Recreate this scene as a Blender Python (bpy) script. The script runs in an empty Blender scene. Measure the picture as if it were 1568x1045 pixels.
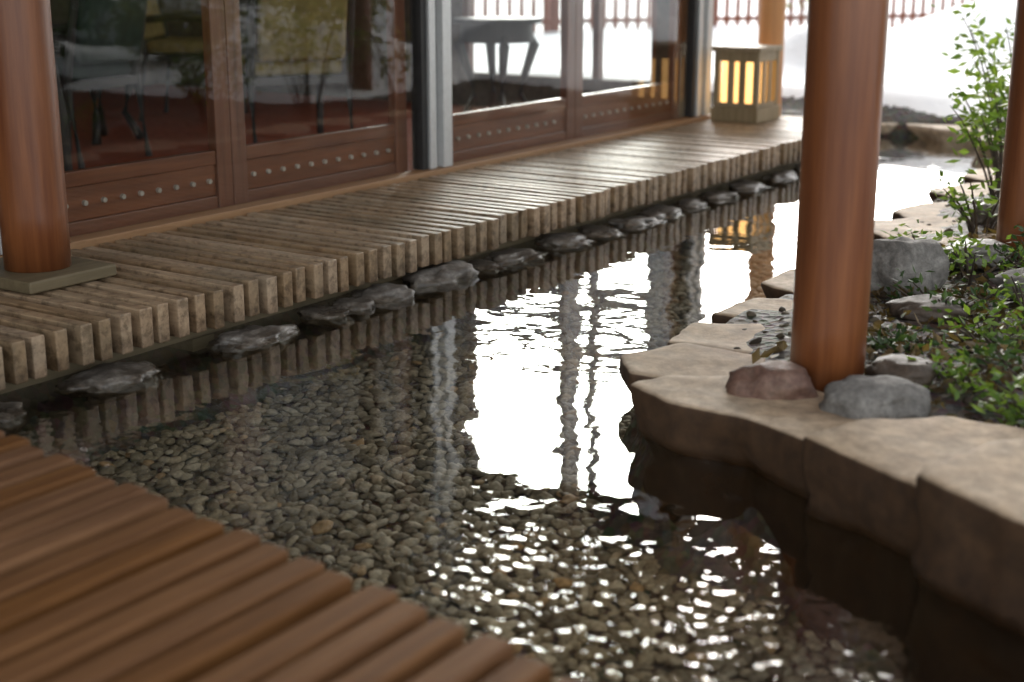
import bpy, bmesh, math, random
import numpy as np
from mathutils import Vector, Matrix, noise, Quaternion
random.seed(7); rng=np.random.default_rng(7)
sc=bpy.context.scene
sc.view_settings.view_transform='Standard'
try: sc.view_settings.look='None'
except: pass
sc.view_settings.exposure=0
COL=sc.collection
R=math.radians

# ---------------------------------------------------------------- helpers
def mobj(name,V,F,mat,parent=None,smooth=False,bevel=0,seg=2):
    me=bpy.data.meshes.new(name); me.from_pydata([tuple(v) for v in V],[],F); me.update()
    if smooth: me.polygons.foreach_set('use_smooth',[True]*len(me.polygons))
    o=bpy.data.objects.new(name,me); COL.objects.link(o)
    if mat: me.materials.append(mat)
    if parent: o.parent=parent
    if bevel:
        b=o.modifiers.new('bev','BEVEL'); b.width=bevel; b.segments=seg; b.limit_method='ANGLE'
    return o
def empty(name,loc=(0,0,0)):
    e=bpy.data.objects.new(name,None); COL.objects.link(e); e.empty_display_size=.1; return e
class MB:
    def __init__(s): s.V=[];s.F=[]
    def box(s,x0,x1,y0,y1,z0,z1,M=None):
        n=len(s.V)
        P=[(x0,y0,z0),(x1,y0,z0),(x1,y1,z0),(x0,y1,z0),(x0,y0,z1),(x1,y0,z1),(x1,y1,z1),(x0,y1,z1)]
        if M is not None: P=[tuple(M@Vector(p)) for p in P]
        s.V+=P
        s.F+=[[n+i for i in f] for f in ((0,3,2,1),(4,5,6,7),(0,1,5,4),(1,2,6,5),(2,3,7,6),(3,0,4,7))]
    def tube(s,pts,rad,n=10,cap=True):
        pts=[Vector(p) for p in pts]; base=len(s.V)
        for i,p in enumerate(pts):
            a=pts[max(i-1,0)]; b=pts[min(i+1,len(pts)-1)]
            d=(b-a).normalized(); q=d.to_track_quat('Z','Y')
            for k in range(n):
                t=2*math.pi*k/n
                s.V.append(tuple(p+q@Vector((math.cos(t)*rad[i],math.sin(t)*rad[i],0))))
        for i in range(len(pts)-1):
            for k in range(n):
                a=base+i*n+k; b=base+i*n+(k+1)%n
                s.F.append([a,b,b+n,a+n])
        if cap:
            s.F.append([base+k for k in range(n)][::-1]); s.F.append([base+(len(pts)-1)*n+k for k in range(n)])
    def obj(s,name,mat,parent=None,**k): return mobj(name,s.V,s.F,mat,parent,**k)

def newmat(name):
    m=bpy.data.materials.new(name); m.use_nodes=True; nt=m.node_tree
    for n in list(nt.nodes): nt.nodes.remove(n)
    out=nt.nodes.new('ShaderNodeOutputMaterial')
    return m,nt,out
def N(nt,t,**k):
    n=nt.nodes.new(t)
    for a,b in k.items():
        if a.startswith('i_'):
            n.inputs[a[2:].replace('_',' ')].default_value=b
        else: setattr(n,a,b)
    return n
def c4(c): return (c[0],c[1],c[2],1)
def ramp(nt,stops):
    r=nt.nodes.new('ShaderNodeValToRGB'); e=r.color_ramp.elements
    while len(e)<len(stops): e.new(.5)
    for el,(p,c) in zip(e,stops): el.position=p; el.color=c4(c)
    return r
def mathn(nt,op,a,b=None):
    m=nt.nodes.new('ShaderNodeMath'); m.operation=op
    for i,v in enumerate((a,b)):
        if v is None: continue
        if isinstance(v,(int,float)): m.inputs[i].default_value=v
        else: nt.links.new(v,m.inputs[i])
    return m.outputs[0]
def mix(nt,f,a,b,mode='MIX'):
    m=nt.nodes.new('ShaderNodeMix'); m.data_type='RGBA'; m.blend_type=mode
    for i,v in ((0,f),(6,a),(7,b)):
        if isinstance(v,(int,float)): m.inputs[i].default_value=v
        elif isinstance(v,tuple): m.inputs[i].default_value=c4(v)
        else: nt.links.new(v,m.inputs[i])
    return m.outputs[2]

def wood(name,c1,c2,axis=0,rough=.5,var=.5,scale=5,bump=.0015,stain=None,spec=.5,coat=0):
    m,nt,out=newmat(name); L=nt.links.new
    tc=N(nt,'ShaderNodeTexCoord'); geo=N(nt,'ShaderNodeNewGeometry')
    rnd=geo.outputs['Random Per Island']
    add=N(nt,'ShaderNodeVectorMath',operation='ADD'); L(tc.outputs['Object'],add.inputs[0])
    L(mathn(nt,'MULTIPLY',rnd,13.0),add.inputs[1])
    mp=N(nt,'ShaderNodeMapping'); s=[9,9,9]; s[axis]=.55; mp.inputs['Scale'].default_value=s
    L(add.outputs[0],mp.inputs[0])
    nz=N(nt,'ShaderNodeTexNoise',i_Scale=scale,i_Detail=8,i_Roughness=.65); L(mp.outputs[0],nz.inputs['Vector'])
    rp=ramp(nt,[(.3,c1),(.68,c2)]); L(nz.outputs['Fac'],rp.inputs[0])
    n2=N(nt,'ShaderNodeTexNoise',i_Scale=3.2,i_Detail=6,i_Roughness=.7); L(tc.outputs['Object'],n2.inputs['Vector'])
    n3=N(nt,'ShaderNodeTexNoise',i_Scale=28,i_Detail=5,i_Roughness=.7); L(tc.outputs['Object'],n3.inputs['Vector'])
    col=rp.outputs[0]
    if stain:
        r2=ramp(nt,[(.42,(0,0,0)),(.62,(1,1,1))]); L(n2.outputs['Fac'],r2.inputs[0])
        col=mix(nt,mathn(nt,'MULTIPLY',r2.outputs[0],.6),col,stain)
        r3=ramp(nt,[(.36,(.35,.32,.28)),(.52,(1,1,1))]); L(n3.outputs['Fac'],r3.inputs[0])
        col=mix(nt,.8,col,mix(nt,1.0,col,r3.outputs[0],'MULTIPLY'))
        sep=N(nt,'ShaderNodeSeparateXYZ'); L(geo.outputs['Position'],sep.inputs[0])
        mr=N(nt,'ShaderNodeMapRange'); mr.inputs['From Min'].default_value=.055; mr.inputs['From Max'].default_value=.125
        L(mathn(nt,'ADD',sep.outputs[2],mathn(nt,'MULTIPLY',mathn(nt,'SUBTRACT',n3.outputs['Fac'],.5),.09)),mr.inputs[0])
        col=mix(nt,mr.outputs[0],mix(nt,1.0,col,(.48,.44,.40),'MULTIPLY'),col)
    hs=N(nt,'ShaderNodeHueSaturation'); L(col,hs.inputs['Color'])
    L(mathn(nt,'ADD',mathn(nt,'MULTIPLY',rnd,var),1-var/2),hs.inputs['Value'])
    L(mathn(nt,'ADD',mathn(nt,'MULTIPLY',rnd,-.2),1.08),hs.inputs['Saturation'])
    b=N(nt,'ShaderNodeBsdfPrincipled'); L(hs.outputs[0],b.inputs['Base Color'])
    b.inputs['Specular IOR Level'].default_value=spec
    b.inputs['Coat Weight'].default_value=coat; b.inputs['Coat Roughness'].default_value=.25
    L(mathn(nt,'ADD',mathn(nt,'MULTIPLY',n2.outputs['Fac'],.3),rough-.15),b.inputs['Roughness'])
    bp=N(nt,'ShaderNodeBump',i_Strength=1,i_Distance=bump); L(nz.outputs['Fac'],bp.inputs['Height']); L(bp.outputs[0],b.inputs['Normal'])
    L(b.outputs[0],out.inputs[0]); return m
def stone(name,c1,c2,c3,rough=.75,scale=6,bump=.01,wet=False,sides=None):
    m,nt,out=newmat(name); L=nt.links.new
    tc=N(nt,'ShaderNodeTexCoord'); geo=N(nt,'ShaderNodeNewGeometry')
    n1=N(nt,'ShaderNodeTexNoise',i_Scale=scale,i_Detail=9,i_Roughness=.65,i_Distortion=.4); L(tc.outputs['Object'],n1.inputs['Vector'])
    n2=N(nt,'ShaderNodeTexNoise',i_Scale=scale*7,i_Detail=6,i_Roughness=.7); L(tc.outputs['Object'],n2.inputs['Vector'])
    rp=ramp(nt,[(.3,c1),(.5,c2),(.7,c3)]); L(n1.outputs['Fac'],rp.inputs[0])
    r2=ramp(nt,[(.35,(.6,.6,.6)),(.65,(1.15,1.15,1.15))]); L(n2.outputs['Fac'],r2.inputs[0])
    col=mix(nt,1.0,rp.outputs[0],r2.outputs[0],'MULTIPLY')
    b=N(nt,'ShaderNodeBsdfPrincipled')
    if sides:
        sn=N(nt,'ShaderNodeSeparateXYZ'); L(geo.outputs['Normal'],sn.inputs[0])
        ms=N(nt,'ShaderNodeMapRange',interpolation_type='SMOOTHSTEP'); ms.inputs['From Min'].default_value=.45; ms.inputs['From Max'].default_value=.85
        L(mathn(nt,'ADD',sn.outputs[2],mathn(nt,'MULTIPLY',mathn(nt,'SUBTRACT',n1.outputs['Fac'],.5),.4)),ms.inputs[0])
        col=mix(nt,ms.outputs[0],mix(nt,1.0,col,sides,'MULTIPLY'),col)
    if wet:
        sep=N(nt,'ShaderNodeSeparateXYZ'); L(geo.outputs['Position'],sep.inputs[0])
        mr=N(nt,'ShaderNodeMapRange'); mr.inputs['From Min'].default_value=.010; mr.inputs['From Max'].default_value=.042
        L(mathn(nt,'ADD',sep.outputs[2],mathn(nt,'MULTIPLY',n1.outputs['Fac'],.02)),mr.inputs[0])
        col=mix(nt,mr.outputs[0],mix(nt,1.0,col,(.38,.33,.27),'MULTIPLY'),col)
        L(mathn(nt,'ADD',mathn(nt,'MULTIPLY',mr.outputs[0],rough-.2),.2),b.inputs['Roughness'])
    else: b.inputs['Roughness'].default_value=rough
    L(col,b.inputs['Base Color'])
    bp=N(nt,'ShaderNodeBump',i_Strength=.8,i_Distance=bump)
    L(mathn(nt,'ADD',n1.outputs['Fac'],mathn(nt,'MULTIPLY',n2.outputs['Fac'],.35)),bp.inputs['Height']); L(bp.outputs[0],b.inputs['Normal'])
    L(b.outputs[0],out.inputs[0]); return m
def plain(name,c,rough=.5,metal=0,nscale=20,var=.25,emit=0):
    m,nt,out=newmat(name); L=nt.links.new
    tc=N(nt,'ShaderNodeTexCoord')
    n1=N(nt,'ShaderNodeTexNoise',i_Scale=nscale,i_Detail=5); L(tc.outputs['Object'],n1.inputs['Vector'])
    rp=ramp(nt,[(.3,tuple(v*(1-var) for v in c)),(.7,tuple(min(1,v*(1+var)) for v in c))]); L(n1.outputs['Fac'],rp.inputs[0])
    b=N(nt,'ShaderNodeBsdfPrincipled',i_Roughness=rough,i_Metallic=metal); L(rp.outputs[0],b.inputs['Base Color'])
    if emit: L(rp.outputs[0],b.inputs['Emission Color']); b.inputs['Emission Strength'].default_value=emit
    L(b.outputs[0],out.inputs[0]); return m
def leafmat(name,c1,c2):
    m,nt,out=newmat(name); L=nt.links.new
    geo=N(nt,'ShaderNodeNewGeometry'); rp=ramp(nt,[(0,c1),(1,c2)]); L(geo.outputs['Random Per Island'],rp.inputs[0])
    d=N(nt,'ShaderNodeBsdfPrincipled',i_Roughness=.45); L(rp.outputs[0],d.inputs['Base Color'])
    t=N(nt,'ShaderNodeBsdfTranslucent'); L(mix(nt,1.0,rp.outputs[0],(1.5,1.6,.7),'MULTIPLY'),t.inputs[0])
    mx=N(nt,'ShaderNodeMixShader',i_Fac=.35); L(d.outputs[0],mx.inputs[1]); L(t.outputs[0],mx.inputs[2]); L(mx.outputs[0],out.inputs[0]); return m

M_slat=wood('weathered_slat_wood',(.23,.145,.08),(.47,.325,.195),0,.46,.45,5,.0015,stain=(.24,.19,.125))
M_slat_near=wood('deck_slat_wood',(.095,.038,.012),(.215,.098,.035),1,.62,.2,5,.0012,spec=.25)
M_pillar=wood('cedar_pillar_wood',(.13,.034,.008),(.25,.080,.019),2,.36,.2,3,.0008,coat=.35)
M_pillar2=wood('pale_pillar_wood',(.42,.18,.05),(.6,.28,.09),2,.45,.2,3,.0008)
M_door=wood('red_door_wood',(.11,.034,.015),(.225,.076,.032),1,.35,.1,4,.0006,coat=.3)
M_doorv=wood('red_door_stile_wood',(.11,.034,.015),(.225,.076,.032),2,.35,.1,4,.0006,coat=.3)
M_sill=wood('sill_wood',(.28,.15,.07),(.40,.235,.12),1,.5,.2)
M_pad=wood('pad_wood',(.11,.085,.045),(.18,.14,.08),1,.6,.2)
M_roof=wood('ceiling_wood',(.26,.15,.07),(.40,.25,.12),1,.6,.3)
M_lan=wood('lantern_wood',(.20,.15,.075),(.34,.255,.15),2,.6,.2)
M_alu=plain('brushed_aluminium',(.62,.63,.63),.38,.5,40,.05)
M_dark=plain('dark_gasket',(.02,.02,.02),.5)
M_rock=stone('wet_edge_rock',(.06,.052,.044),(.17,.15,.13),(.42,.39,.35),.45,11,.006,wet=True)
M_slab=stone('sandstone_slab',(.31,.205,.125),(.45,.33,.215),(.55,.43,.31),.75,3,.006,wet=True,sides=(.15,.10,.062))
M_slab2=stone('pale_path_stone',(.32,.24,.17),(.46,.37,.27),(.56,.47,.36),.75,3,.006)
M_bank=stone('dark_bank_stone',(.045,.03,.02),(.075,.052,.035),(.11,.08,.055),.6,5,.01)
M_grey=stone('grey_boulder',(.10,.09,.08),(.20,.185,.165),(.34,.32,.29),.8,8,.012)
M_red=stone('reddish_boulder',(.11,.055,.04),(.19,.105,.075),(.27,.18,.13),.6,8,.01)
M_wall=plain('plaster_wall',(.12,.095,.07),.9)
M_floor=plain('red_carpet',(.38,.085,.035),.85,0,30,.25)

def sheet(name,f0,power,tint,gain=1,bumps=None):
    m,nt,out=newmat(name); L=nt.links.new
    lw=N(nt,'ShaderNodeLayerWeight',i_Blend=.5)
    f=mathn(nt,'POWER',lw.outputs['Facing'],power)
    f=mathn(nt,'MINIMUM',mathn(nt,'ADD',mathn(nt,'MULTIPLY',f,gain),f0),1.0)
    tr=N(nt,'ShaderNodeBsdfTransparent'); tr.inputs[0].default_value=c4(tint)
    gl=N(nt,'ShaderNodeBsdfGlossy'); gl.inputs['Roughness'].default_value=0.0; gl.inputs[0].default_value=(1,1,1,1)
    mx=N(nt,'ShaderNodeMixShader'); L(f,mx.inputs[0]); L(tr.outputs[0],mx.inputs[1]); L(gl.outputs[0],mx.inputs[2]); L(mx.outputs[0],out.inputs[0])
    if bumps: 
        h=bumps(nt,L); bp=N(nt,'ShaderNodeBump',i_Strength=1,i_Distance=1.0); L(h,bp.inputs['Height'])
        L(bp.outputs[0],gl.inputs['Normal']); L(bp.outputs[0],lw.inputs['Normal'])
    return m
def ripples(nt,L):
    tc=N(nt,'ShaderNodeTexCoord')
    a=N(nt,'ShaderNodeTexNoise',i_Scale=34,i_Detail=1.5,i_Roughness=.4,i_Distortion=.5); L(tc.outputs['Object'],a.inputs['Vector'])
    b=N(nt,'ShaderNodeTexNoise',i_Scale=4.5,i_Detail=1.5,i_Roughness=.4,i_Distortion=.6); L(tc.outputs['Object'],b.inputs['Vector'])
    sep=N(nt,'ShaderNodeSeparateXYZ'); L(tc.outputs['Object'],sep.inputs[0])
    mr=N(nt,'ShaderNodeMapRange',interpolation_type='SMOOTHSTEP'); L(sep.outputs[1],mr.inputs[0])
    for k,v in (('From Min',1.8),('From Max',2.45),('To Min',.0028),('To Max',.00012)): mr.inputs[k].default_value=v
    return mathn(nt,'ADD',mathn(nt,'MULTIPLY',a.outputs['Fac'],mr.outputs[0]),mathn(nt,'MULTIPLY',b.outputs['Fac'],.0034))
M_water=sheet('water_surface',.03,4.0,(.92,.92,.87),1.0,ripples)
M_glass=sheet('window_glass',.05,4.5,(.90,.93,.92),.9)

# ---------------------------------------------------------------- ground sheet
pool=[(-3.25,.2),(-3.25,8.3),(-3.3,8.9),(-2.7,9.05),(-2.2,8.6),(-1.95,7.6),(-1.95,6.9),(-1.95,5.9),(-1.88,5.0),(-1.76,4.3),(-1.74,3.7),(-1.70,3.2),(-1.52,2.93),(-1.0,2.80),(-.65,2.60),(-.4,2.48),(.6,2.2),(2.4,2.0),(2.6,.2)]
PP=np.array(pool)
def pool_sd(X,Y):
    ins=np.zeros(X.shape,bool); dist=np.full(X.shape,1e9)
    n=len(PP)
    for i in range(n):
        x0,y0=PP[i]; x1,y1=PP[(i+1)%n]
        c=((y0>Y)!=(y1>Y)); xi=(x1-x0)*(Y-y0)/((y1-y0) if y1!=y0 else 1e-9)+x0
        ins^=(c&(X<xi))
        dx,dy=x1-x0,y1-y0; t=np.clip(((X-x0)*dx+(Y-y0)*dy)/(dx*dx+dy*dy),0,1)
        dist=np.minimum(dist,np.hypot(X-x0-t*dx,Y-y0-t*dy))
    return np.where(ins,-dist,dist)
def ss(a,b,x):
    t=np.clip((x-a)/(b-a),0,1); return t*t*(3-2*t)
def wob(X,Y,s,seed=0):
    return (np.sin(X*s*1.3+seed)+np.sin(Y*s*1.1+seed*2.1+.7*np.sin(X*s))+np.sin((X+Y)*s*.73+seed*.7+np.cos(Y*s*.9)))/3
def height(X,Y):
    sd=pool_sd(X,Y)
    z=.07+.02*wob(X,Y,5)+.012*wob(X,Y,17,3)
    sn=np.maximum(ss(9.0,9.5,Y+.25*wob(X,Y,2)),ss(-.2,.6,X+.4*wob(X,Y,1.7,2))*ss(4.6,5.6,Y+.3*wob(X,Y,1.5))*ss(-.3,.1,wob(X,Y,1.4,6)))
    sn=np.maximum(sn,ss(-1.6,-1.1,X+.2*wob(X,Y,2.2,4))*ss(6.3,7.1,Y+.3*wob(X,Y,1.5))*(1-ss(.4,1,X)))
    sn=np.maximum(sn,ss(8,10,np.abs(X-1)+0*Y)*(1-((X<-3.2)&(Y<8.8))))
    sz=.2+.06*wob(X,Y,1.1,1)+.02*wob(X,Y,3.7,5)
    for (cx,cy,rx,ry,h) in ((-3.2,12.6,1.5,1.3,.55),(-4.35,10.6,.5,.5,.34),(-1.2,11.0,1.2,1.1,.55),(-2.2,15.5,2.5,1.6,.7),(2.6,7.4,1.1,.9,.45),(3.8,10,1.6,1.4,.7),(-.3,8.7,.8,.7,.35),(3,5.0,.8,.7,.3)):
        sz=sz+h*np.exp(-(((X-cx)/rx)**2+((Y-cy)/ry)**2)*1.4)
    far=ss(25,160,np.hypot(X,Y-5)); sz=sz+far*(6+4*wob(X,Y,.03,2))
    z=z*(1-sn)+sz*sn
    bld=(X<-3.05)&(Y<8.75)&(X>-9)&(Y>-2.5)
    z=np.where(bld,-.03,z)
    z=np.where(bld,z,z+.06*ss(0,.5,sd))
    k=ss(-.03,.14,-sd); z=z*(1-k)+(-.27)*k
    return z,sn*(1-k)*(~bld)
xs=np.concatenate([[-320,-160,-90,-55,-35,-24,-17,-13],np.arange(-10,6,.09),[6.3,7,8,10,13,18,26,40,70,140,320]])
ys=np.concatenate([[-320,-120,-50,-20,-8],np.arange(-3,18,.1),[18.3,19,20,22,25,30,38,50,75,130,320]])
X,Y=np.meshgrid(xs,ys); Z,S=height(X,Y)
V=np.stack([X.ravel(),Y.ravel(),Z.ravel()],1); nx,ny=len(xs),len(ys)
F=[[j*nx+i,j*nx+i+1,(j+1)*nx+i+1,(j+1)*nx+i] for j in range(ny-1) for i in range(nx-1)]
m,nt,out=newmat('ground_snow_and_soil'); L=nt.links.new
at=N(nt,'ShaderNodeAttribute',attribute_name='snow'); tc=N(nt,'ShaderNodeTexCoord')
nz=N(nt,'ShaderNodeTexNoise',i_Scale=9,i_Detail=8,i_Roughness=.7); L(tc.outputs['Object'],nz.inputs['Vector'])
vo=N(nt,'ShaderNodeTexVoronoi',i_Scale=38); L(tc.outputs['Object'],vo.inputs['Vector'])
so=ramp(nt,[(.3,(.022,.016,.010)),(.7,(.075,.055,.038))]); L(nz.outputs['Fac'],so.inputs[0])
so2=mix(nt,.35,so.outputs[0],mix(nt,1.0,vo.outputs['Color'],(.13,.11,.08),'MULTIPLY'))
sf=mathn(nt,'GREATER_THAN',mathn(nt,'ADD',at.outputs['Fac'],mathn(nt,'MULTIPLY',mathn(nt,'SUBTRACT',nz.outputs['Fac'],.5),.6)),.5)
sncol=ramp(nt,[(.3,(.86,.88,.90)),(.7,(.93,.94,.95))]); L(nz.outputs['Fac'],sncol.inputs[0])
b=N(nt,'ShaderNodeBsdfPrincipled',i_Roughness=.7); L(mix(nt,sf,so2,sncol.outputs[0]),b.inputs['Base Color'])
bp=N(nt,'ShaderNodeBump',i_Strength=.6,i_Distance=.02); L(mathn(nt,'ADD',nz.outputs['Fac'],mathn(nt,'MULTIPLY',vo.outputs['Distance'],mathn(nt,'SUBTRACT',1.0,sf))),bp.inputs['Height']); L(bp.outputs[0],b.inputs['Normal'])
L(b.outputs[0],out.inputs[0])
g=mobj('ground',V,F,m,smooth=True)
a=g.data.attributes.new('snow','FLOAT','POINT'); a.data.foreach_set('value',S.ravel().astype(np.float32))

# ---------------------------------------------------------------- pebbles
def ico(sub):
    bm=bmesh.new(); bmesh.ops.create_icosphere(bm,subdivisions=sub,radius=1)
    v=np.array([p.co[:] for p in bm.verts]); f=np.array([[q.index for q in p.verts] for p in bm.faces]); bm.free(); return v,f
def pebbles(name,pts,smin,smax,mat,flat=.55,sub=2):
    v,f=ico(sub); n=len(pts); nv=len(v)
    base=[v*(1+.16*np.sin(v@rng.normal(size=3)*2.3+rng.random()*6)[:,None]+.12*np.sin(v@rng.normal(size=3)*4+1)[:,None]) for _ in range(14)]
    B=np.array(base)[rng.integers(0,14,n)]
    s=rng.uniform(smin,smax,n)[:,None]*np.stack([rng.uniform(.85,1.4,n),rng.uniform(.6,1.0,n),flat*rng.uniform(.75,1.2,n)],1)
    B=B*s[:,None,:]
    th=rng.uniform(0,6.28,n); c,sn=np.cos(th)[:,None],np.sin(th)[:,None]
    t=rng.normal(0,.22,n)[:,None]; bz=B[:,:,2]+B[:,:,0]*t
    x=B[:,:,0]*c-B[:,:,1]*sn; y=B[:,:,0]*sn+B[:,:,1]*c
    P=np.stack([x,y,bz],2)+pts[:,None,:]
    Fa=(f[None]+(np.arange(n)*nv)[:,None,None]).reshape(-1,3)
    me=bpy.data.meshes.new(name); me.vertices.add(n*nv); me.vertices.foreach_set('co',P.ravel())
    me.loops.add(Fa.size); me.loops.foreach_set('vertex_index',Fa.ravel().astype(np.int32))
    me.polygons.add(len(Fa)); me.polygons.foreach_set('loop_start',np.arange(0,Fa.size,3,dtype=np.int32)); me.polygons.foreach_set('loop_total',np.full(len(Fa),3,dtype=np.int32))
    me.polygons.foreach_set('use_smooth',np.ones(len(Fa),bool)); me.update(); me.validate(); me.materials.append(mat)
    o=bpy.data.objects.new(name,me); COL.objects.link(o); return o
def pebmat(name,stops,rough=.45):
    m,nt,out=newmat(name); L=nt.links.new
    geo=N(nt,'ShaderNodeNewGeometry'); tc=N(nt,'ShaderNodeTexCoord')
    rp=ramp(nt,stops); L(geo.outputs['Random Per Island'],rp.inputs[0])
    nz=N(nt,'ShaderNodeTexNoise',i_Scale=90,i_Detail=4); L(tc.outputs['Object'],nz.inputs['Vector'])
    r2=ramp(nt,[(.3,(.6,.6,.6)),(.7,(1.2,1.2,1.2))]); L(nz.outputs['Fac'],r2.inputs[0])
    n3=N(nt,'ShaderNodeTexNoise',i_Scale=1.3,i_Detail=3); L(tc.outputs['Object'],n3.inputs['Vector'])
    r3=ramp(nt,[(.35,(.84,.82,.78)),(.65,(1.12,1.0,.82))]); L(n3.outputs['Fac'],r3.inputs[0])
    b=N(nt,'ShaderNodeBsdfPrincipled',i_Roughness=rough); L(mix(nt,1.0,mix(nt,1.0,rp.outputs[0],r2.outputs[0],'MULTIPLY'),r3.outputs[0],'MULTIPLY'),b.inputs['Base Color'])
    b.inputs['Specular IOR Level'].default_value=.15
    L(b.outputs[0],out.inputs[0]); return m
M_peb=pebmat('pool_pebble_stone',[(0,(.13,.115,.09)),(.3,(.245,.215,.165)),(.55,(.33,.29,.22)),(.8,(.40,.355,.28)),(.95,(.50,.46,.385)),(1,(.42,.28,.15))],.6)
M_grav=pebmat('garden_gravel_stone',[(0,(.03,.026,.022)),(.5,(.08,.065,.05)),(.9,(.15,.13,.10)),(1,(.26,.23,.19))],.7)
sp=.0335
gx,gy=np.meshgrid(np.arange(-3.2,1.0,sp),np.arange(1.35,6.4,sp*.88)); gx=gx+(np.arange(gx.shape[0])%2)[:,None]*sp/2
gx=gx+rng.normal(0,.008,gx.shape); gy=gy+rng.normal(0,.008,gy.shape)
k=pool_sd(gx,gy)<-.05; px,py=gx[k],gy[k]
pebbles('pool_pebbles',np.stack([px,py,-.266+rng.uniform(-.006,.010,len(px))],1),.014,.024,M_peb,.5)
sp=.05
gx,gy=np.meshgrid(np.arange(-3.2,-1.9,sp),np.arange(6.4,9,sp)); gx=gx+rng.normal(0,.012,gx.shape); k=pool_sd(gx,gy)<-.05
pebbles('pool_pebbles',np.stack([gx[k],gy[k],np.full(k.sum(),-.262)],1),.022,.032,M_peb,.45)
n=2600; gx=rng.uniform(-2.1,1.2,n); gy=rng.uniform(2.6,8.0,n); k=pool_sd(gx,gy)>.05; gx,gy=gx[k],gy[k]; gz,gs=height(gx,gy); k=gs<.3
pebbles('garden_gravel',np.stack([gx[k],gy[k],gz[k]+.001],1),.006,.018,M_grav,.7)

mobj('pool_water',[(-3.9,.3,0),(2.9,.3,0),(2.9,9.25,0),(-3.9,9.25,0)],[[0,1,2,3]],M_water)

# ---------------------------------------------------------------- rocks and slabs
def rock(name,loc,size,rot,seed,mat,sub=4,rough=.28):
    v,f=ico(sub); out=[]
    for p in v:
        p=Vector(p); q=p*1.0+Vector((seed*3.7,seed*1.3,seed))
        d=1+rough*noise.noise(q*1.1)+rough*.55*noise.noise(q*2.6)+rough*.25*noise.noise(q*6)
        p=p*d
        p.z=math.copysign(min(abs(p.z)**.8,.92+.15*noise.noise(q*2)),p.z)
        out.append(Vector((p.x*size[0],p.y*size[1],p.z*size[2])))
    M=Matrix.Rotation(rot,3,'Z')
    o=mobj(name,[M@p for p in out],f.tolist(),mat,smooth=True); o.location=loc; return o
sd=1
for (y,w,h,dx) in ((1.75,.10,.04,0),(2.1,.09,.035,.0),(2.5,.14,.040,.03),(3.02,.15,.046,.05),(3.38,.08,.034,.02),(3.50,.065,.040,.03),(3.66,.10,.058,.03),(3.99,.14,.066,.03),(4.24,.08,.030,.03),(4.45,.17,.038,.03),(4.82,.13,.044,.03),(5.07,.12,.032,.04),(5.36,.16,.040,.07),(5.62,.13,.040,.05),(5.9,.12,.042,.05),(6.2,.11,.038,.05),(6.55,.13,.038,.05),(6.95,.13,.042,.05),(7.35,.13,.038,.05),(7.8,.15,.042,.05)):
    rock('edge_stone',(-3.02+dx,y,-.015),(.085+.025*random.random(),w,h),random.uniform(-.15,.15),sd,M_rock,rough=.45); sd+=1
def slab(name,poly,zt,zb,seed,mat=None,under=.05,tilt=(0,0)):
    cx=sum(p[0] for p in poly)/len(poly); cy=sum(p[1] for p in poly)/len(poly)
    n=120; P=[]
    seg=[(Vector(poly[i]),Vector(poly[(i+1)%len(poly)])) for i in range(len(poly))]
    tot=sum((b-a).length for a,b in seg)
    for k in range(n):
        d=k/n*tot
        for a,b in seg:
            l=(b-a).length
            if d<=l: P.append(a+(b-a)*(d/l)); break
            d-=l
    for _ in range(2): P=[(P[i-1]+P[i]*2+P[(i+1)%n])/4 for i in range(n)]
    C=Vector((cx,cy)); V=[];F=[]
    def rad(p): return 1+(.035*noise.noise(Vector((p.x*8,p.y*8,seed+5)))+.028*noise.noise(Vector((p.x*24,p.y*24,seed+9))))
    rings=[(.02,0),(.25,0),(.5,0),(.7,0),(.85,0),(.94,-.001),(.975,-.003),(.993,-.007),(1.0,-.015)]
    side=12
    for s,dz in rings:
        for p in P:
            q=C+(p-C)*s
            nn=noise.noise(Vector((q.x*3.2,q.y*3.2,seed)))*.012+noise.noise(Vector((q.x*11,q.y*11,seed)))*.004
            q=C+(p-C)*s*(1+(rad(p)-1)*s)
            V.append((q.x,q.y,zt+dz+nn+(q.x-cx)*tilt[0]+(q.y-cy)*tilt[1]))
    for j in range(1,side+1):
        t=j/side
        for p in P:
            p2=C+(p-C)*rad(p)
            z=zt-.015+(zb-zt+.015)*t
            d=(p-C); dn=d.normalized()
            off=-under*min(1,t*2.2)**.7+.020*noise.noise(Vector((p.x*5,p.y*5,z*12+seed)))+.018*noise.noise(Vector((p.x*10,p.y*10,z*40+seed)))
            off*=min(1,t*4)
            q=p2+dn*off
            V.append((q.x,q.y,z))
    nr=len(rings)+side
    for j in range(nr-1):
        for k in range(n):
            F.append([j*n+k,(j+1)*n+k,(j+1)*n+(k+1)%n,j*n+(k+1)%n])
    F.append([k for k in range(n)])
    o=mobj(name,V,F,mat or M_slab,smooth=True)
    bm=bmesh.new(); bm.from_mesh(o.data); bmesh.ops.recalc_face_normals(bm,faces=bm.faces); bm.to_mesh(o.data); bm.free(); return o
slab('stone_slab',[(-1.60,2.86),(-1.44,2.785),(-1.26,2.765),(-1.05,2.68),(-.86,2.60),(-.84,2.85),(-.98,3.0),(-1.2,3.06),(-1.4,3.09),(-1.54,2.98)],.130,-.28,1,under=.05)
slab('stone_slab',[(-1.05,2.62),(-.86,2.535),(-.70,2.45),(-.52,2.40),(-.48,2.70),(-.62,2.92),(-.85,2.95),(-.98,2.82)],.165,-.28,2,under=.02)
slab('stone_slab',[(-.76,2.43),(-.60,2.34),(-.38,2.24),(.35,2.03),(.4,2.6),(-.1,2.88),(-.5,2.88),(-.70,2.70)],.205,-.28,3,under=.01)
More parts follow.
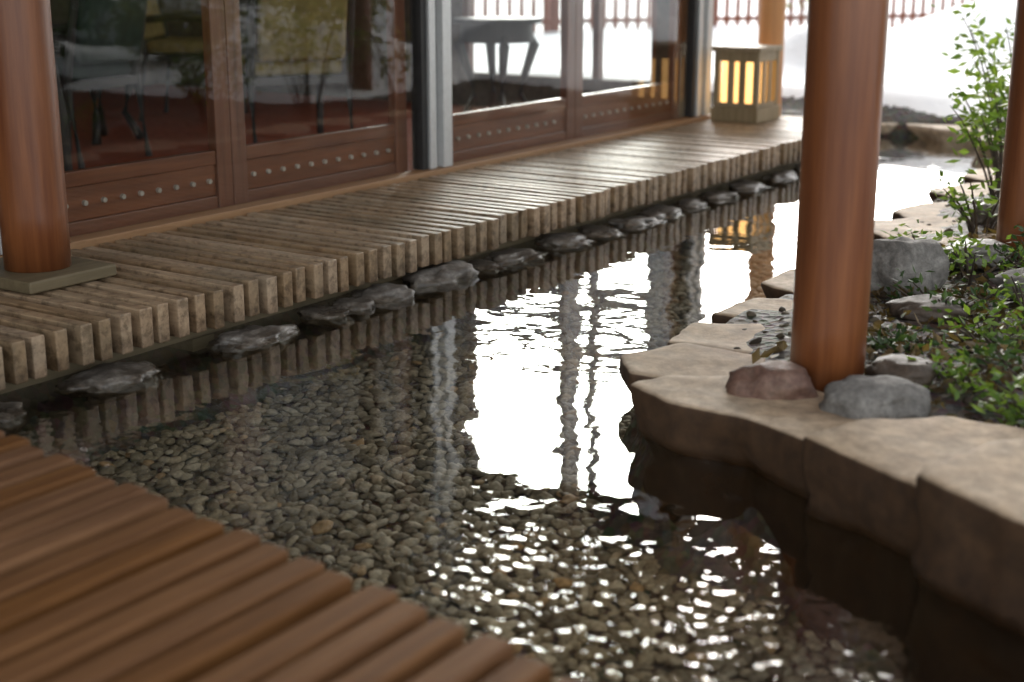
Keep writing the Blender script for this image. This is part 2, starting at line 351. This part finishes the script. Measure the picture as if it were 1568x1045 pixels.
slab('stone_slab',[(.30,2.05),(1.3,1.9),(1.4,2.5),(.4,2.6)],.195,-.28,4)
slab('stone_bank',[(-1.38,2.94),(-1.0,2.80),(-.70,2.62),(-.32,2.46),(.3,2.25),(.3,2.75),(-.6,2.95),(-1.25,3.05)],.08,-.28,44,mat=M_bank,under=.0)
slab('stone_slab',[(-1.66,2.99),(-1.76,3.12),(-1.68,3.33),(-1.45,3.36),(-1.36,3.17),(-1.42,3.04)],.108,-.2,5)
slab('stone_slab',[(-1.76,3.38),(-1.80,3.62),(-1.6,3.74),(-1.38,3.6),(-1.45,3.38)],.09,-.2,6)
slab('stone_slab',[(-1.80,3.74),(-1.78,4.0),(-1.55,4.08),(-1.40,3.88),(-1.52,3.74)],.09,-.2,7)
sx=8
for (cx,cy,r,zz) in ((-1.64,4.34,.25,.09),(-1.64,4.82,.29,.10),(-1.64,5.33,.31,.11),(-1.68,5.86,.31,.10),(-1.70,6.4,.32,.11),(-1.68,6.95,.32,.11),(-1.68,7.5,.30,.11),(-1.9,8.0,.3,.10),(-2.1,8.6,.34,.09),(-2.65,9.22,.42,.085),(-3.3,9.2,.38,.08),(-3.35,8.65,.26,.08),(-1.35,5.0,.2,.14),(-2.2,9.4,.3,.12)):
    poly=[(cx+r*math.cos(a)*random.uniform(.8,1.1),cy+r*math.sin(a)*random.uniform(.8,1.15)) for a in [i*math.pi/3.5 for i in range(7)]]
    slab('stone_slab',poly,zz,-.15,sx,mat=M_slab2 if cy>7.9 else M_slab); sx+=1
for (x,y,z,s,rt,mt) in ((-1.27,2.99,.14,(.10,.07,.058),.3,M_red),(-1.03,2.99,.145,(.115,.085,.055),.5,M_grey),(-1.05,3.25,.15,(.08,.08,.035),.1,M_bank),
   (-1.40,4.25,.17,(.12,.10,.11),.4,M_grey),(-1.2,3.9,.15,(.12,.09,.035),1,M_bank),(-1.0,4.3,.17,(.13,.1,.05),.2,M_grey),(-1.3,4.7,.16,(.12,.1,.05),.9,M_rock),(-1.45,5.5,.16,(.10,.08,.06),.2,M_rock)):
    rock('garden_boulder',(x,y,z),s,rt,sd,mt); sd+=1

# ---------------------------------------------------------------- decks
mb=MB(); y=-.6; p=.071
while y<8.22:
    w=.041+random.uniform(-.003,.003); dz=random.uniform(-.0025,.0025); e=random.uniform(-.009,.009)
    M=Matrix.Translation((-3.4,y+w/2,0))@Matrix.Rotation(random.uniform(-.006,.006),4,'Z')
    mb.box(-.42,.42+e,-w/2,w/2,.057+dz*2,.17+dz,M)
    y+=p
far_deck=empty('slatted_walkway_deck')
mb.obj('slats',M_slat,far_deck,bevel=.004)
mb=MB()
for x in (-3.75,-3.15): mb.box(x-.035,x+.035,-.6,8.2,.0,.055)
for yy in np.arange(-.4,8.2,1.1): mb.box(-3.79,-3.11,yy,yy+.09,-.04,-.002)
mb.obj('joists',M_pad,far_deck)
mb=MB(); x=-2.96; p=.0815
while x<2.2:
    w=.057+random.uniform(-.003,.003); e=1.72-.138*(x+2.42)-.03*max(0,x+1.6)**2+random.uniform(-.010,.010); dz=random.uniform(-.003,.003)
    M=Matrix.Translation((x,0,0))@Matrix.Rotation(random.uniform(-.003,.003),4,'Z')
    mb.box(0,w,-1.2,e,.125+dz,.17+dz,M)
    x+=p
near_deck=empty('slatted_bathing_deck')
mb.obj('slats',M_slat_near,near_deck,bevel=.009,seg=3)
mb=MB(); mb.box(-2.95,2.2,1.25,1.33,.04,.121); mb.box(-2.95,2.2,.2,.28,.04,.121); mb.box(-2.95,2.2,-.9,-.8,.04,.121)
for x in (-2.9,-1.2,.5,2.0): mb.box(x,x+.09,1.24,1.34,-.3,.038)
mb.obj('joists',M_pad,near_deck)

# ---------------------------------------------------------------- pillars
def pillar(x,y,z0,z1,r,mat,pad=None,foot=None):
    e=empty('wooden_pillar')
    mb=MB(); k=16; pts=[(x,y,z0+(z1-z0)*i/k) for i in range(k+1)]
    rr=[r*(1+.012*noise.noise(Vector((x,y,i*.6)))) for i in range(k+1)]; rr[0]*=.985
    mb.tube(pts,rr,48); o=mb.obj('shaft',mat,e,smooth=False)
    for pl in o.data.polygons:
        if len(pl.vertices)==4: pl.use_smooth=True
    if pad:
        mb=MB(); mb.box(*pad); mb.obj('base_pad',M_pad,e,bevel=.006)
    return e
pillar(-3.53,2.69,.212,2.86,.098,M_pillar,pad=(-3.74,-3.365,2.53,2.85,.1745,.211))
pillar(-3.63,8.24,.05,2.86,.08,M_pillar2)
pillar(-1.2,3.14,.10,2.86,.088,M_pillar)
pillar(-1.2,4.88,.10,2.86,.090,M_pillar)
pillar(-1.2,7.9,.10,2.86,.090,M_pillar)

# ---------------------------------------------------------------- building
B=empty('inn_building')
mb=MB(); mb.box(-8.6,-3.93,-2.4,7.92,.0,.15); mb.obj('room_floor',M_floor,B)
mb=MB(); mb.box(-8.75,-8.6,-2.4,8.0,0,2.95); mb.box(-8.6,-3.93,-2.4,-2.25,.15,2.84)
mb.box(-8.6,-5.66,7.82,7.92,.15,2.84); mb.box(-4.2,-3.935,7.82,7.92,.15,2.84); mb.box(-5.66,-4.2,7.82,7.92,.15,.37)
mb.box(-5.66,-4.2,7.82,7.92,2.47,2.84); mb.obj('walls',M_wall,B)
mb=MB(); mb.box(-8.6,-3.9,-2.25,7.92,2.845,2.94); mb.obj('ceiling',M_roof,B)
mb=MB()
for x in (-5.66,-4.66,-4.24): mb.box(x,x+.045,7.84,7.90,.372,2.468)
for z_,h_ in ((.98,.12),(1.18,.09),(1.37,.10),(1.55,.055)):  # unseen horizontal bars, added to break up the window's reflection in the water
    mb.box(-5.614,-4.661,7.85,7.89,z_,z_+h_); mb.box(-4.614,-4.241,7.85,7.89,z_,z_+h_)
mb.obj('north_window_frame_and_added_bars',M_doorv,B)
mobj('north_window_glass',[(-5.66,7.87,.37),(-4.2,7.87,.37),(-4.2,7.87,2.47),(-5.66,7.87,2.47)],[[0,1,2,3]],M_glass,B)
mb=MB(); mb.box(-3.93,-3.84,-2.4,7.92,.12,.188); mb.obj('door_sill',M_sill,B,bevel=.004)
mb=MB(); mb.box(-3.98,-3.86,-2.4,7.92,2.45,2.842); mb.obj('door_header',M_roof,B)
mb=MB(); md=MB()
for y0 in (-2.3,.22,2.72,5.10,7.74):
    mb.box(-3.93,-3.865,y0,y0+.045,.19,2.45); mb.box(-3.955,-3.885,y0+.048,y0+.075,.19,2.45); mb.box(-3.93,-3.85,y0+.079,y0+.145,.19,2.45)
    md.box(-3.94,-3.88,y0-.04,y0-.002,.19,2.45)
    md.box(-3.96,-3.89,y0+.0455,y0+.0475,.19,2.45)
mb.obj('aluminium_posts',M_alu,B,bevel=.003); md.obj('gaskets',M_dark,B)
for (a,b_) in ((-2.15,.18),(.37,2.68),(2.87,5.06),(5.25,7.70)):
    mobj('sliding_door_glass',[(-3.905,a,.19),(-3.905,b_,.19),(-3.905,b_,2.45),(-3.905,a,2.45)],[[0,1,2,3]],M_glass,B)
hb=MB(); vb=MB(); st=MB()
for (a,b_,mid) in ((-2.15,.18,-1.0),(.37,2.68,1.5),(2.87,5.06,3.96),(5.25,7.70,6.5)):
    for (c,d) in ((a,mid),(mid,b_)):
        s0=c; s1=d
        vb.box(-4.01,-3.965,s0+.002,s0+.08,.15,2.44); vb.box(-4.01,-3.965,s1-.08,s1-.002,.15,2.44)
        hb.box(-4.005,-3.97,s0+.082,s1-.082,.152,.225); hb.box(-3.998,-3.978,s0+.082,s1-.082,.2255,.345); hb.box(-4.005,-3.97,s0+.082,s1-.082,.3455,.40)
        yy=s0+.12
        while yy<s1-.11:
            st.tube([(-3.985,yy,.285),(-3.966,yy,.285)],[.011,.009],12); yy+=.085
hb.obj('door_rails',M_door,B,bevel=.004); vb.obj('door_stiles',M_doorv,B,bevel=.004)
st.obj('door_studs',plain('stud_metal',(.55,.50,.44),.35,.5),B,smooth=False)
Rf=empty('porch_roof')
mb=MB(); x=-3.9
while x<-.95: mb.box(x,x+.146,-1.0,9.0,2.95,2.975); x+=.15
mb.obj('ceiling_boards',M_roof,Rf)
mb=MB()
for yy in (-.2,1.6,3.4,5.2,7.0,8.8): mb.box(-3.88,-.9,yy,yy+.09,2.862,2.948)
mb.obj('rafters',M_roof,Rf)
mb=MB(); mb.box(-8.9,-.88,-1.1,9.05,2.98,3.05); mb.obj('roof_deck',M_wall,Rf)
mb=MB(); mb.box(-8.95,-.85,-1.15,9.1,3.052,3.25); mb.obj('roof_snow',plain('roof_snow',(.88,.9,.92),.8,0,5,.04),Rf,bevel=.06,seg=4)

# ---------------------------------------------------------------- lantern
Ln=empty('wooden_floor_lantern'); x0,x1,y0,y1,z=-3.77,-3.485,7.75,8.05,.173
mb=MB(); mb.box(x0-.01,x1+.01,y0-.01,y1+.01,z,z+.085); mb.box(x0-.012,x1+.012,y0-.012,y1+.012,z+.405,z+.435)
c=.034
for xx in (x0,x1-c):
    for yy in (y0,y1-c): mb.box(xx,xx+c,yy,yy+c,z+.086,z+.404)
mb.box(x0+c,x1-c,y0+.004,y0+.026,z+.35,z+.404); mb.box(x0+c,x1-c,y1-.026,y1-.004,z+.35,z+.404)
mb.box(x0+.004,x0+.026,y0+c,y1-c,z+.35,z+.404); mb.box(x1-.026,x1-.004,y0+c,y1-c,z+.35,z+.404)
mb.box(x0+c,x1-c,y0+.004,y0+.026,z+.086,z+.11); mb.box(x1-.026,x1-.004,y0+c,y1-c,z+.086,z+.11)
for i in (1,2):
    xx=x0+c+(x1-x0-2*c)*i/3; yy=y0+c+(y1-y0-2*c)*i/3
    mb.box(xx-.02,xx+.02,y0+.006,y0+.024,z+.11,z+.35); mb.box(xx-.02,xx+.02,y1-.024,y1-.006,z+.086,z+.35)
    mb.box(x0+.006,x0+.024,yy-.02,yy+.02,z+.086,z+.35); mb.box(x1-.024,x1-.006,yy-.02,yy+.02,z+.11,z+.35)
mb.obj('frame',M_lan,Ln,bevel=.003)
mb=MB(); mb.box(x0+.035,x1-.035,y0+.035,y1-.035,z+.088,z+.38); mb.obj('glowing_paper',plain('lit_paper',(1.0,.56,.20),.8,0,10,.1,emit=2.2),Ln)

# ---------------------------------------------------------------- room furniture
M_ch=plain('dark_chair_wood',(.03,.025,.022),.5); M_cu=plain('yellow_cushion',(.30,.22,.08),.8); M_cg=plain('green_cushion',(.02,.035,.025),.9)
def chair(x,y,rot,cm):
    e=empty('armchair'); M=Matrix.Translation((x,y,.151))@Matrix.Rotation(rot,4,'Z')
    a=MB()
    for sx_ in (-.25,.25):
        a.tube([M@Vector((sx_,.24,0)),M@Vector((sx_,.23,.3)),M@Vector((sx_,.2,.6))],[.018,.022,.018],8)
        a.tube([M@Vector((sx_,-.27,0)),M@Vector((sx_,-.22,.4)),M@Vector((sx_,-.32,.85))],[.018,.024,.018],8)
        a.tube([M@Vector((sx_,.24,.6)),M@Vector((sx_,0,.62)),M@Vector((sx_,-.26,.6))],[.02,.026,.02],8)
    a.box(-.25,.25,-.24,.24,.36,.4,M); a.box(-.25,.25,-.33,-.3,.78,.86,M); a.obj('frame',M_ch,e)
    b=MB(); b.box(-.23,.23,-.22,.24,.402,.48,M); M2=M@Matrix.Translation((0,-.25,.48))@Matrix.Rotation(R(12),4,'X'); b.box(-.22,.22,-.04,.03,0,.34,M2); b.obj('cushions',cm,e,bevel=.025,seg=3)
chair(-5.0,5.4,R(60),M_cu); chair(-5.7,4.6,R(100),M_cg); chair(-5.3,3.9,R(-30),M_cg); chair(-6.6,6.3,R(-60),M_cu)
def table(x,y):
    e=empty('side_table'); a=MB(); a.tube([(x,y,.73),(x,y,.76)],[.27,.27],32); a.tube([(x,y,.62),(x,y,.729)],[.22,.22],32); a.obj('top',M_ch,e)
    a=MB()
    for i in range(4):
        t=R(45+90*i); c_,s_=math.cos(t),math.sin(t)
        a.tube([(x+c_*r,y+s_*r,z) for r,z in ((.2,.72),(.23,.6),(.17,.42),(.14,.3),(.22,.153))],[.02,.034,.024,.018,.026],10)
    a.obj('legs',M_ch,e,smooth=True)
table(-4.98,7.25); table(-6.2,5.2)

# ---------------------------------------------------------------- fence
Fn=empty('picket_fence'); mb=MB(); p0=Vector((-13,9.6)); p1=Vector((-5.6,19.5)); d=(p1-p0); ln=d.length; d.normalize(); ang=math.atan2(d.y,d.x)
k=0
while k*.15<ln:
    q=p0+d*(k*.15); zz=.1
    M=Matrix.Translation((q.x,q.y,0))@Matrix.Rotation(ang,4,'Z')
    mb.box(0,.06,-.012,.012,zz,1.5,M)
    if k%14==0: mb.box(-.05,.05,.02,.11,zz-.2,1.6,M)
    k+=1
M=Matrix.Translation((p0.x,p0.y,0))@Matrix.Rotation(ang,4,'Z')
for z_ in (.35,.75,1.3): mb.box(0,ln,.0125,.04,z_,z_+.06,M)
mb.obj('pickets',wood('red_fence_wood',(.16,.05,.03),(.28,.10,.06),2,.7,.2),Fn)

# ---------------------------------------------------------------- vegetation
ML1=leafmat('bright_leaves',(.06,.12,.018),(.20,.28,.05)); ML2=leafmat('dark_leaves',(.018,.04,.012),(.06,.10,.03))
ML3=leafmat('autumn_leaves',(.16,.07,.03),(.30,.17,.08)); ML4=leafmat('conifer_leaves',(.015,.03,.014),(.05,.075,.03)); ML5=leafmat('olive_leaves',(.12,.13,.03),(.28,.26,.08))
M_bark=stone('bark',(.03,.02,.014),(.07,.05,.035),(.12,.09,.065),.9,14,.01)
def leaves(V,F,P,ln,wd,up=.2):
    for c in P:
        d=Vector(rng.normal(size=3)); d.z=d.z*.5+up; d.normalize(); s=d.cross(Vector(rng.normal(size=3))).normalized(); nrm=d.cross(s)
        l=ln*random.uniform(.6,1.25); w=wd*random.uniform(.7,1.2); c=Vector(c); n=len(V)
        V+= [tuple(c),tuple(c+d*l*.45+s*w*.5+nrm*w*.12),tuple(c+d*l),tuple(c+d*l*.45-s*w*.5+nrm*w*.12)]
        F+= [[n,n+1,n+2],[n,n+2,n+3]]
def shrub(name,x,y,z,h,r,stems,npl,ln,wd,mat,droop=.2):
    e=empty(name); a=MB(); V=[];F=[]
    for i in range(stems):
        t=random.uniform(0,6.28); rr=r*math.sqrt(random.random()); hh=h*random.uniform(.6,1.1)
        p0=Vector((x+.15*rr*math.cos(t),y+.15*rr*math.sin(t),z-.02)); p3=Vector((x+rr*math.cos(t),y+rr*math.sin(t),z+hh))
        pm=(p0+p3)/2+Vector((0,0,hh*.12)); pts=[p0,(p0+pm)/2+Vector((0,0,.02)),pm,(pm+p3)/2+Vector((0,0,hh*.04)),p3]
        a.tube(pts,[.006,.005,.004,.003,.0015],5)
        P=[]
        for _ in range(npl):
            u=random.uniform(.35,1.0)**.7*4; j=min(3,int(u)); q=pts[j].lerp(pts[j+1],u-j)
            P.append(q+Vector(rng.normal(0,ln*.7,3)))
        leaves(V,F,P,ln,wd,droop)
    a.obj('stems',M_bark,e); mobj('leaves',V,F,mat,e)
shrub('nandina_shrub',-1.58,6.05,.12,.50,.34,15,28,.06,.024,ML1)
shrub('nandina_shrub',-1.70,6.8,.12,.72,.38,14,26,.065,.026,ML1)
shrub('nandina_shrub',-1.75,7.7,.12,.50,.36,10,20,.065,.026,ML5)
shrub('nandina_shrub',-1.45,5.25,.12,.22,.22,9,16,.045,.018,ML1)
for (x,y,h,r,mt) in ((-.72,3.12,.09,.14,ML1),(-.58,2.98,.09,.14,ML2),(-.90,3.28,.07,.13,ML1),(-.95,3.68,.10,.17,ML1),(-.80,3.42,.11,.16,ML2),(-1.12,3.5,.06,.13,ML2),(-.95,4.05,.15,.2,ML1),(-1.18,4.0,.10,.17,ML2),(-1.25,4.45,.13,.2,ML1),(-1.05,4.6,.16,.2,ML2),(-1.45,4.65,.10,.15,ML1),(-1.0,5.1,.2,.25,ML5),(-.65,3.5,.14,.2,ML1),(-.3,3.5,.2,.25,ML2)):
    shrub('garden_fern',x,y,.11,h,r,9,14,.036,.015,mt)
V=[];F=[];P=[]
for _ in range(3200):
    x=random.uniform(-1.45,-.2); y=random.uniform(3.0,5.6)
    P.append((x,y,float(height(np.array([[x]]),np.array([[y]]))[0][0,0])+.012))
leaves(V,F,P,.042,.022,.1); mobj('fallen_leaves',V,F,leafmat('dry_leaves',(.03,.022,.013),(.17,.11,.05)))
shrub('bare_shrub',-4.9,18.0,.3,1.6,1.9,50,34,.1,.03,ML3)
shrub('bare_shrub',-2.5,18.6,.5,1.5,1.9,50,34,.1,.03,ML3)
shrub('olive_shrub',-5.9,14.6,.2,1.1,.7,26,44,.09,.035,ML5)
for (x,y,h,r,mt) in ((1.0,6.6,1.0,.7,ML2),(2.8,9.0,1.2,.9,ML2),(.4,9.6,.9,.7,ML5),(1.9,7.4,.9,.8,ML2),(2.3,10.6,1.3,1.0,ML2),(.9,8.2,.6,.6,ML5),(3.6,7.2,1.2,.9,ML2),(1.3,5.2,.7,.6,ML2),(3.9,11.5,1.4,1.1,ML2)):
    shrub('winter_shrub',x,y,.15,h,r,24,46,.10,.05,mt)
def tree(name,x,y,z,h,cr,n,mat,ln=.16,wd=.07,conif=False):
    e=empty(name); a=MB(); V=[];F=[]
    top=Vector((x+random.uniform(-.3,.3),y+random.uniform(-.3,.3),z+h)); b0=Vector((x,y,z-.3))
    pts=[b0.lerp(top,t)+Vector((math.sin(t*5+x)*.08,math.cos(t*4+y)*.08,0)) for t in np.linspace(0,1,8)]
    a.tube(pts,[h*.03*(1-.88*t)+.01 for t in np.linspace(0,1,8)],10)
    P=[]
    for i in range(26):
        t=random.uniform(.35,.97); p=b0.lerp(top,t); az=random.uniform(0,6.28)
        reach=cr*(.35+.65*math.sin(math.pi*min(1,(t-.2)/.85)))*random.uniform(.7,1.1)
        q=p+Vector((math.cos(az)*reach,math.sin(az)*reach,.45*reach))
        a.tube([p,(p+q)/2+Vector((0,0,.06)),q],[.03*h/5*(1.1-t),.02*h/5*(1.1-t)+.004,.004],6)
        for _ in range(n):
            u=random.uniform(.3,1.05); c=p.lerp(q,u); P.append(c+Vector(rng.normal(0,reach*.13+.05,3)))
    leaves(V,F,P,ln,wd,.2)
    a.obj('trunk_and_limbs',M_bark,e,smooth=True); mobj('foliage',V,F,mat,e)
tree('garden_pine_tree',3.4,8.3,.2,4.6,1.5,80,ML4)
tree('garden_pine_tree',6.0,12.5,.6,6.0,2.0,80,ML4,.2,.08)
tree('garden_maple_tree',1.6,12.0,.4,4.0,1.5,60,ML3,.12,.06)
tree('garden_pine_tree',5.0,9.8,.3,5.0,1.6,80,ML4,.18,.08)
V=[];F=[];a=MB(); DT=empty('distant_trees')
for i in range(40):
    az=R(random.uniform(-75,75)); dd=random.uniform(38,60); x=dd*math.sin(az); y=5+dd*math.cos(az); h=random.uniform(4.5,7.5)
    z0=float(height(np.array([[x]]),np.array([[y]]))[0][0,0])
    a.tube([(x,y,z0-1),(x,y,z0+h)],[.2,.03],6)
    for _ in range(220):
        t=random.random()**.8; rr=(1-t)*h*.28*math.sqrt(random.random())+.1; an=random.uniform(0,6.28)
        leaves(V,F,[(x+rr*math.cos(an),y+rr*math.sin(an),z0+.6+t*(h-.6))],.95,.5,-.2)
a.obj('trunks',M_bark,DT); mobj('foliage',V,F,ML4,DT)

# ---------------------------------------------------------------- light, sky, camera
EL,AZ=21.0,31.0
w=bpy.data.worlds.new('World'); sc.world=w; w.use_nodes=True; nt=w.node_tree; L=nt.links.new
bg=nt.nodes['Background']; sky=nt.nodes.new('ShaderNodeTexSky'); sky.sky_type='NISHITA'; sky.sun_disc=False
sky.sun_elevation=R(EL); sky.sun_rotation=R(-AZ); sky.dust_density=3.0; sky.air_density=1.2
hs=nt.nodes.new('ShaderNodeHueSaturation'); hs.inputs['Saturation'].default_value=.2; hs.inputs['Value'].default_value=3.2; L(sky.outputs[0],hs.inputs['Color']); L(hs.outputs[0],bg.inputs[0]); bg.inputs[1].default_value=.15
sl=bpy.data.lights.new('sun','SUN'); sl.energy=1.2; sl.angle=R(15); sl.color=(1,.95,.88)
so=bpy.data.objects.new('sun',sl); COL.objects.link(so)
Sd=Vector((-math.sin(R(AZ))*math.cos(R(EL)),math.cos(R(AZ))*math.cos(R(EL)),math.sin(R(EL))))
so.rotation_euler=Sd.to_track_quat('Z','Y').to_euler(); so.location=(0,0,10)
cam=bpy.data.cameras.new('camera'); co=bpy.data.objects.new('camera',cam); COL.objects.link(co); sc.camera=co
co.location=(0,0,1.11); co.rotation_euler=(R(90-15.08),0,R(33.9))
cam.lens=50; cam.sensor_width=36; cam.clip_end=1500; cam.clip_start=.05
cam.dof.use_dof=True; cam.dof.focus_distance=4.3; cam.dof.aperture_fstop=2.0
